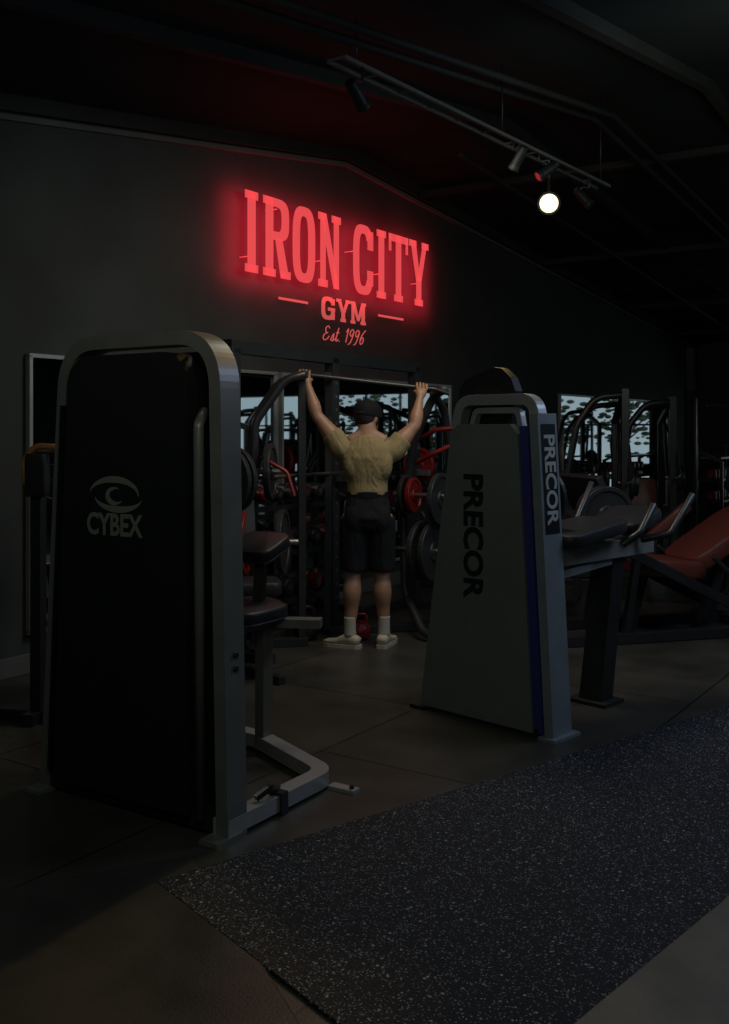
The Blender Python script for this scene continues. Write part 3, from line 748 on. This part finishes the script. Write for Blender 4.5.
def ball(b,c,r,m='skin',N=16,K=10,tw=0.0):
    vs=[];fs=[]
    for j in range(K+1):
        th=math.pi*j/K*0.98+0.03
        for k in range(N):
            a=2*math.pi*k/N+tw; vs.append((c[0]+r[0]*math.sin(th)*math.cos(a),c[1]+r[1]*math.sin(th)*math.sin(a),c[2]-r[2]*math.cos(th)))
    for j in range(K):
        for k in range(N):
            k2=(k+1)%N; fs.append((j*N+k,j*N+k2,(j+1)*N+k2,(j+1)*N+k))
    fs.append(tuple(range(N-1,-1,-1)));fs.append(tuple(K*N+k for k in range(N)))
    b.add(vs,fs,m,True)
def remesh(o,vox,sm=6):
    r=o.modifiers.new('remesh','REMESH'); r.mode='VOXEL'; r.voxel_size=vox; r.use_smooth_shade=True
    s=o.modifiers.new('smooth','SMOOTH'); s.factor=0.5; s.iterations=sm
hl=HL-V(man.location); hr=HR-V(man.location)
SD=-0.040
ELB={-1:V((-0.350,0.02,1.600)),1:V((0.330,0.05,1.530))}
SHO={-1:V((-0.172,0.0,1.410+SD)),1:V((0.175,0.01,1.400+SD))}
HND={-1:hl,1:hr}
HIP={-1:V((-0.088,0,0.92)),1:V((0.088,0,0.92))}
KNE={-1:V((-0.100,0.02,0.50)),1:V((0.10,0.035,0.50))}
ANK={-1:V((-0.12,-0.01,0.085)),1:V((0.115,0.02,0.085))}
def wrist(s): return HND[s]+ (ELB[s]-HND[s]).normalized()*0.085+V((0,-0.03,0))
HA=math.radians(-38)
HM=Matrix.Translation(V((-0.010,0.030,1.495)))@Matrix.Rotation(HA,4,'Z')@Matrix.Rotation(math.radians(-8),4,'X')@Matrix.Translation(V((0,-0.03,-1.515)))
def headpart(b0,fn):
    t=B(); fn(t); t2=[HM@v for v in t.v]
    o=len(b0.v); b0.v+=t2
    for f,mi_,sm in zip(t.f,t.m,t.sm):
        mm=t.mats[mi_]
        if mm not in b0.mats: b0.mats.append(mm)
        b0.f.append([o+k for k in f]); b0.m.append(b0.mats.index(mm)); b0.sm.append(sm)
b=B()
loft_h(b,[(0,0,0.84,0.12,0.095),(0,0,0.90,0.15,0.112),(0,0,0.98,0.143,0.105),(0,0,1.07,0.122,0.09),(0,0,1.14,0.125,0.092),(0,0,1.23,0.145,0.104),(0,0,1.31,0.168,0.11),(0,0.0,1.375,0.170,0.10),(0,0,1.42,0.125,0.082),(0,0.005,1.465,0.068,0.064),(-0.005,0.02,1.56,0.058,0.059)])
def hp(t):
    ball(t,(0,0.035,1.610),(0.076,0.096,0.105)); ball(t,(0,0.075,1.555),(0.055,0.058,0.055)); ball(t,(0,0.138,1.585),(0.012,0.018,0.022))
    for s in (-1,1): ball(t,(s*0.078,0.03,1.60),(0.010,0.020,0.032))
headpart(b,hp)
for s in (-1,1):
    limb(b,[(V((s*0.09,0,1.38+SD)),0.065),(SHO[s],0.074),(SHO[s].lerp(ELB[s],0.4),0.064),(ELB[s].lerp(SHO[s],0.15),0.046),(ELB[s],0.042),(ELB[s].lerp(wrist(s),0.3),0.048),(ELB[s].lerp(wrist(s),0.75),0.033),(wrist(s),0.026),(wrist(s).lerp(HND[s],0.3)+V((0,-0.012,0)),0.029)])
    limb(b,[(HIP[s],0.088),(HIP[s].lerp(KNE[s],0.35),0.082),(HIP[s].lerp(KNE[s],0.8),0.062),(KNE[s],0.055),(KNE[s].lerp(ANK[s],0.28)+V((0,-0.015,0)),0.065),(KNE[s].lerp(ANK[s],0.6),0.048),(ANK[s]+V((0,0,0.05)),0.034),(ANK[s],0.036),(ANK[s]+V((0,0.02,-0.04)),0.036)])
    ball(b,(s*0.078,-0.050,0.90),(0.078,0.072,0.088))
    ball(b,(s*0.100,-0.040,1.27),(0.06,0.062,0.10)); limb(b,[(V((s*0.03,-0.01,1.475)),0.038),(V((s*0.12,-0.01,1.420)),0.046)])
    w=wrist(s); k=HND[s]+V((0,-0.030,-0.006))
    pc=w.lerp(k,0.55)
    limb(b,[(w,0.026),(pc+bd*(-0.012),0.030),(k+bd*(-0.018),0.019)]); limb(b,[(w,0.026),(pc+bd*(0.012),0.030),(k+bd*(0.018),0.019)])
    limb(b,[(pc,0.022),(k+bd*0.034,0.014)]); limb(b,[(pc,0.022),(k-bd*0.034,0.014)])
o=b.build('body',parent=man,bevel=0); remesh(o,0.009,5)
b=B()
for s in (-1,1):
    h=HND[s]
    for i,(off,ln) in enumerate(((-0.034,0.88),(-0.0115,1.0),(0.0115,1.04),(0.034,0.92))):
        off*=(-s)
        q=h+bd*off
        pr=[(q+V((0,-0.034,-0.014)),0.0100),(q+V((0,-0.030,0.012)),0.0098),(q+V((0,-0.006,0.029*ln)),0.0092),(q+V((0,0.021,0.018*ln)),0.0086),(q+V((0,0.026,-0.004)),0.0080),(q+V((0,0.020,-0.016*ln)),0.0066)]
        limb(b,pr,N=10)
    w=wrist(s).lerp(h,0.42)
    q=h-bd*s*0.045
    limb(b,[(w-bd*s*0.012+V((0,-0.02,0)),0.014),(q+V((0,-0.030,-0.034)),0.0135),(q+V((0,-0.004,-0.030)),0.0112),(h-bd*s*0.022+V((0,0.022,-0.018)),0.009)],N=10)
b.build('fingers',parent=man,bevel=0)
b=B()
loft_h(b,[(0,0,1.045,0.138,0.108),(0,0,1.06,0.141,0.110),(0,0,1.14,0.140,0.106),(0,-0.002,1.23,0.162,0.118),(0,-0.004,1.31,0.184,0.126),(0,0.0,1.375,0.184,0.116),(0,0,1.425,0.134,0.096),(0,0.005,1.462,0.080,0.076)],'shirt')
for s in (-1,1):
    limb(b,[(V((s*0.08,0,1.37+SD)),0.078),(SHO[s],0.086),(SHO[s].lerp(ELB[s],0.28),0.079),(SHO[s].lerp(ELB[s],0.46),0.075)],'shirt')
    ball(b,(s*0.106,-0.044,1.27),(0.068,0.070,0.120),'shirt')
o=b.build('t_shirt',parent=man,bevel=0); remesh(o,0.009,3)
b=B()
loft_h(b,[(0,0,0.82,0.14,0.115),(0,-0.01,0.90,0.164,0.130),(0,0,0.98,0.158,0.120),(0,0,1.05,0.140,0.106),(0,0,1.07,0.138,0.105)],'shorts')
for s in (-1,1):
    limb(b,[(HIP[s]+V((0,-0.01,-0.02)),0.106),(HIP[s].lerp(KNE[s],0.35)+V((0,-0.005,0)),0.104),(HIP[s].lerp(KNE[s],0.7),0.099),(HIP[s].lerp(KNE[s],0.92),0.096)],'shorts')
    ball(b,(s*0.078,-0.055,0.89),(0.086,0.074,0.12),'shorts')
o=b.build('shorts',parent=man,bevel=0); remesh(o,0.009,4)
b=B()
b.lathe([(0.141,0),(0.146,0.005),(0.146,0.045),(0.141,0.05)],(0,0,0),(0,0,1),'cap',32)
o=b.build('belt',parent=man,bevel=0); o.scale=(1.0,0.77,1); o.location=(0,0,1.03)
b=B()
def cp(t):
    loft_h(t,[(0,0.03,1.550,0.066,0.080),(0,0.022,1.60,0.081,0.098),(0,0.02,1.635,0.084,0.104)],'hair')
    loft_h(t,[(0,0.03,1.612,0.090,0.112),(0,0.03,1.655,0.090,0.112),(0,0.028,1.69,0.080,0.100),(0,0.026,1.716,0.058,0.074),(0,0.026,1.728,0.02,0.025)],'cap')
    t.prism([(-0.072,0.10),(0.072,0.10),(0.066,0.17),(0.038,0.215),(-0.038,0.215),(-0.066,0.17)],-0.004,0.004,'cap',X=Matrix.Translation(V((0,0.01,1.632)))@Matrix(((1,0,0,0),(0,0,1,0),(0,1,0,0),(0,0,0,1))))
    t.lathe([(0.010,0),(0.007,0.006)],(0,0.026,1.726),(0,0,1),'cap',10)
headpart(b,cp)
b.build('cap',parent=man,bevel=0.002)
b=B()
def fp(t):
    for s in (-1,1): ball(t,(s*0.030,0.122,1.612),(0.013,0.010,0.008),'eye')
    ball(t,(0,0.128,1.548),(0.022,0.006,0.005),'redpad')
headpart(b,fp)
b.build('face',parent=man,bevel=0)
for s,ang in ((-1,62),(1,-18)):
    b=B()
    a=ANK[s]
    limb(b,[(a+V((0,0,0.13)),0.042),(a+V((0,0,0.06)),0.041),(a+V((0,0,0.0)),0.044)],'sock')
    dr=V((-math.sin(math.radians(ang)),math.cos(math.radians(ang)),0)); sdv=V((dr.y,-dr.x,0))
    secs=[(-0.075,0.026,0.045,0.03),(-0.06,0.036,0.085,0.0),(-0.01,0.040,0.105,0.0),(0.04,0.041,0.095,0.0),(0.09,0.047,0.065,0.0),(0.14,0.050,0.052,0.0),(0.18,0.042,0.044,0.004),(0.205,0.022,0.03,0.008)]
    vs=[];N=14
    for (l,w,h,z0) in secs:
        for k in range(N):
            t=2*math.pi*k/N; c,q=math.cos(t),math.sin(t)
            zz=(z0+0.022) + (h-0.022)*(0.5+0.5*math.copysign(abs(q)**0.7,q))
            p=V((a.x,a.y,0))+dr*l+sdv*(w*math.copysign(abs(c)**0.75,c)); vs.append((p.x,p.y,zz))
    fs=[]
    for j in range(len(secs)-1):
        for k in range(N):
            k2=(k+1)%N; fs.append((j*N+k,j*N+k2,(j+1)*N+k2,(j+1)*N+k))
    fs.append(tuple(range(N-1,-1,-1)));fs.append(tuple((len(secs)-1)*N+k for k in range(N)))
    b.add(vs,fs,'shoe',True)
    so=[]
    for l,w in ((-0.08,0.028),(-0.06,0.040),(0,0.043),(0.08,0.050),(0.15,0.052),(0.19,0.040),(0.212,0.018)): so.append((l,w))
    out=[(w,l) for l,w in so]+[(-w,l) for l,w in so[::-1]]
    Xs=Matrix(((sdv.x,0,dr.x,a.x),(sdv.y,0,dr.y,a.y),(0,1,0,0),(0,0,0,1)))
    b.prism(out,0.0,0.026,'sock',X=Xs)
    b.build('shoe_left' if s<0 else 'shoe_right',parent=man,bevel=0)

# ------------------------------------------------------------------ outside trees (seen through windows / mirrors)
def tree(t,p,h,r,n=220):
    b=B(); c=W(t,p,0)
    b.tube([(0,0,-0.1),(0.05,0,h*0.5),(0,0.05,h)],0.06,'bark')
    for i in range(7):
        a=i*0.9; b.tube([(0.03,0,h*(0.35+0.06*i)),(r*0.7*math.cos(a),r*0.7*math.sin(a),h*(0.6+0.06*i))],0.02,'bark',seg=6)
    for i in range(n):
        a=random.uniform(0,6.28); u=random.random(); q=r*math.sqrt(u)*(0.8+0.2*math.sin(3*a)); z=h*(0.75+random.gauss(0,0.20)); s=random.uniform(0.03,0.10)
        ball(b,(q*math.cos(a),q*math.sin(a),max(z,0.3)),(s*1.3,s*1.1,s*0.6),'foliage',6,4,a)
    b.build('tree',c,0,0)
for q in ((16.0,0.9,1.3,1.0),(17.0,3.4,2.6,1.1),(16.5,5.2,2.0,1.1),(15.5,8.2,1.7,1.0),(15.0,10.0,2.4,1.3)): tree(*q)
b=B(); b.box((14.0,-6.5,-0.06),(5.2,18,0.1),'beam'); b.build('ground',RO,RA,0)

# ------------------------------------------------------------------ lights
def area(name,loc,aim,size,power,col,sy=None):
    l=bpy.data.lights.new(name,'AREA'); l.energy=power; l.color=col; l.size=size
    if sy: l.shape='RECTANGLE'; l.size_y=sy
    o=bpy.data.objects.new(name,l); S.collection.objects.link(o); o.location=loc
    o.rotation_euler=(V(aim)-V(loc)).to_track_quat('-Z','Y').to_euler(); return o
def spot(name,loc,aim,power,col,ang=60,blend=0.6,rad=0.06):
    l=bpy.data.lights.new(name,'SPOT'); l.energy=power; l.color=col; l.spot_size=math.radians(ang); l.spot_blend=blend; l.shadow_soft_size=rad
    o=bpy.data.objects.new(name,l); S.collection.objects.link(o); o.location=loc
    o.rotation_euler=(V(aim)-V(loc)).to_track_quat('-Z','Y').to_euler(); return o
for i,(a,c) in enumerate(ops):
    o=area('daylight_portal_%d'%i,W(T1+TH+0.02,(a+c)/2,(zb+zt)/2),W(0,(a+c)/2,(zb+zt)/2),c-a,1,(1,1,1),zt-zb)
    o.data.cycles.is_portal=True
area('fill_light_1',(-0.2,1.2,2.7),(0.4,4.6,0.6),1.2,9,(0.90,1.0,0.90))  # unseen soft fill added above the camera, no ceiling fixture
area('fill_light_2',(0.5,5.7,3.2),(0.15,6.6,0.0),0.8,21,(1.0,0.92,0.78))  # unseen warm fill added over the man and the mid floor
area('fill_light_3',(3.4,5.2,2.9),(1.4,4.2,0.0),0.9,17,(0.50,0.65,1.0))  # unseen bluish fill added for the cool tint on mat and tower
area('fill_light_4',(2.6,4.6,3.0),(2.8,12.0,2.2),0.9,14,(0.85,1.0,0.93))  # unseen fill added to wash the right part of the wall
area('fill_light_5',(-2.6,2.6,2.75),(-1.5,8.0,1.8),0.9,2,(0.85,1.0,0.95))  # weak unseen fill added for the wall on the left
# unseen red area light added behind the letters to widen the wall halo
area('sign_halo_fill',W(-0.06,0.118,zb_+hh/2-0.03),W(-0.06,0.0,zb_+hh/2-0.03),3.10,26,(1.0,0.03,0.06),0.72)
spot('track_spot_1',P_+V((-0.17,-0.95,-0.22)).normalized()*0.03,(-0.5,3.7,1.85),230,(1.0,0.64,0.24),46,0.7)
spot('track_spot_2',P2+V((-0.45,0.45,-0.85)).normalized()*0.03,(-0.05,7.0,1.4),24,(1.0,0.84,0.55),50,0.8)
spot('warm_fill_spot',(0.55,2.3,2.75),(-0.60,3.80,1.88),16,(1.0,0.62,0.24),26,1.0,0.05)  # added off the track, warms the top of the left tower

w=bpy.data.worlds.new('world'); S.world=w; w.use_nodes=True
bg=w.node_tree.nodes['Background']; bg.inputs['Color'].default_value=(0.64,0.78,0.84,1); bg.inputs['Strength'].default_value=0.55

# ------------------------------------------------------------------ camera
cam=bpy.data.cameras.new('camera'); co=bpy.data.objects.new('camera',cam); S.collection.objects.link(co)
co.location=(0,0,1.5); co.rotation_euler=(math.pi/2,0,0)
cam.sensor_fit='VERTICAL'; cam.sensor_height=36; cam.lens=36*1000/1024; cam.shift_y=-82/1024; cam.clip_start=0.05
S.camera=co
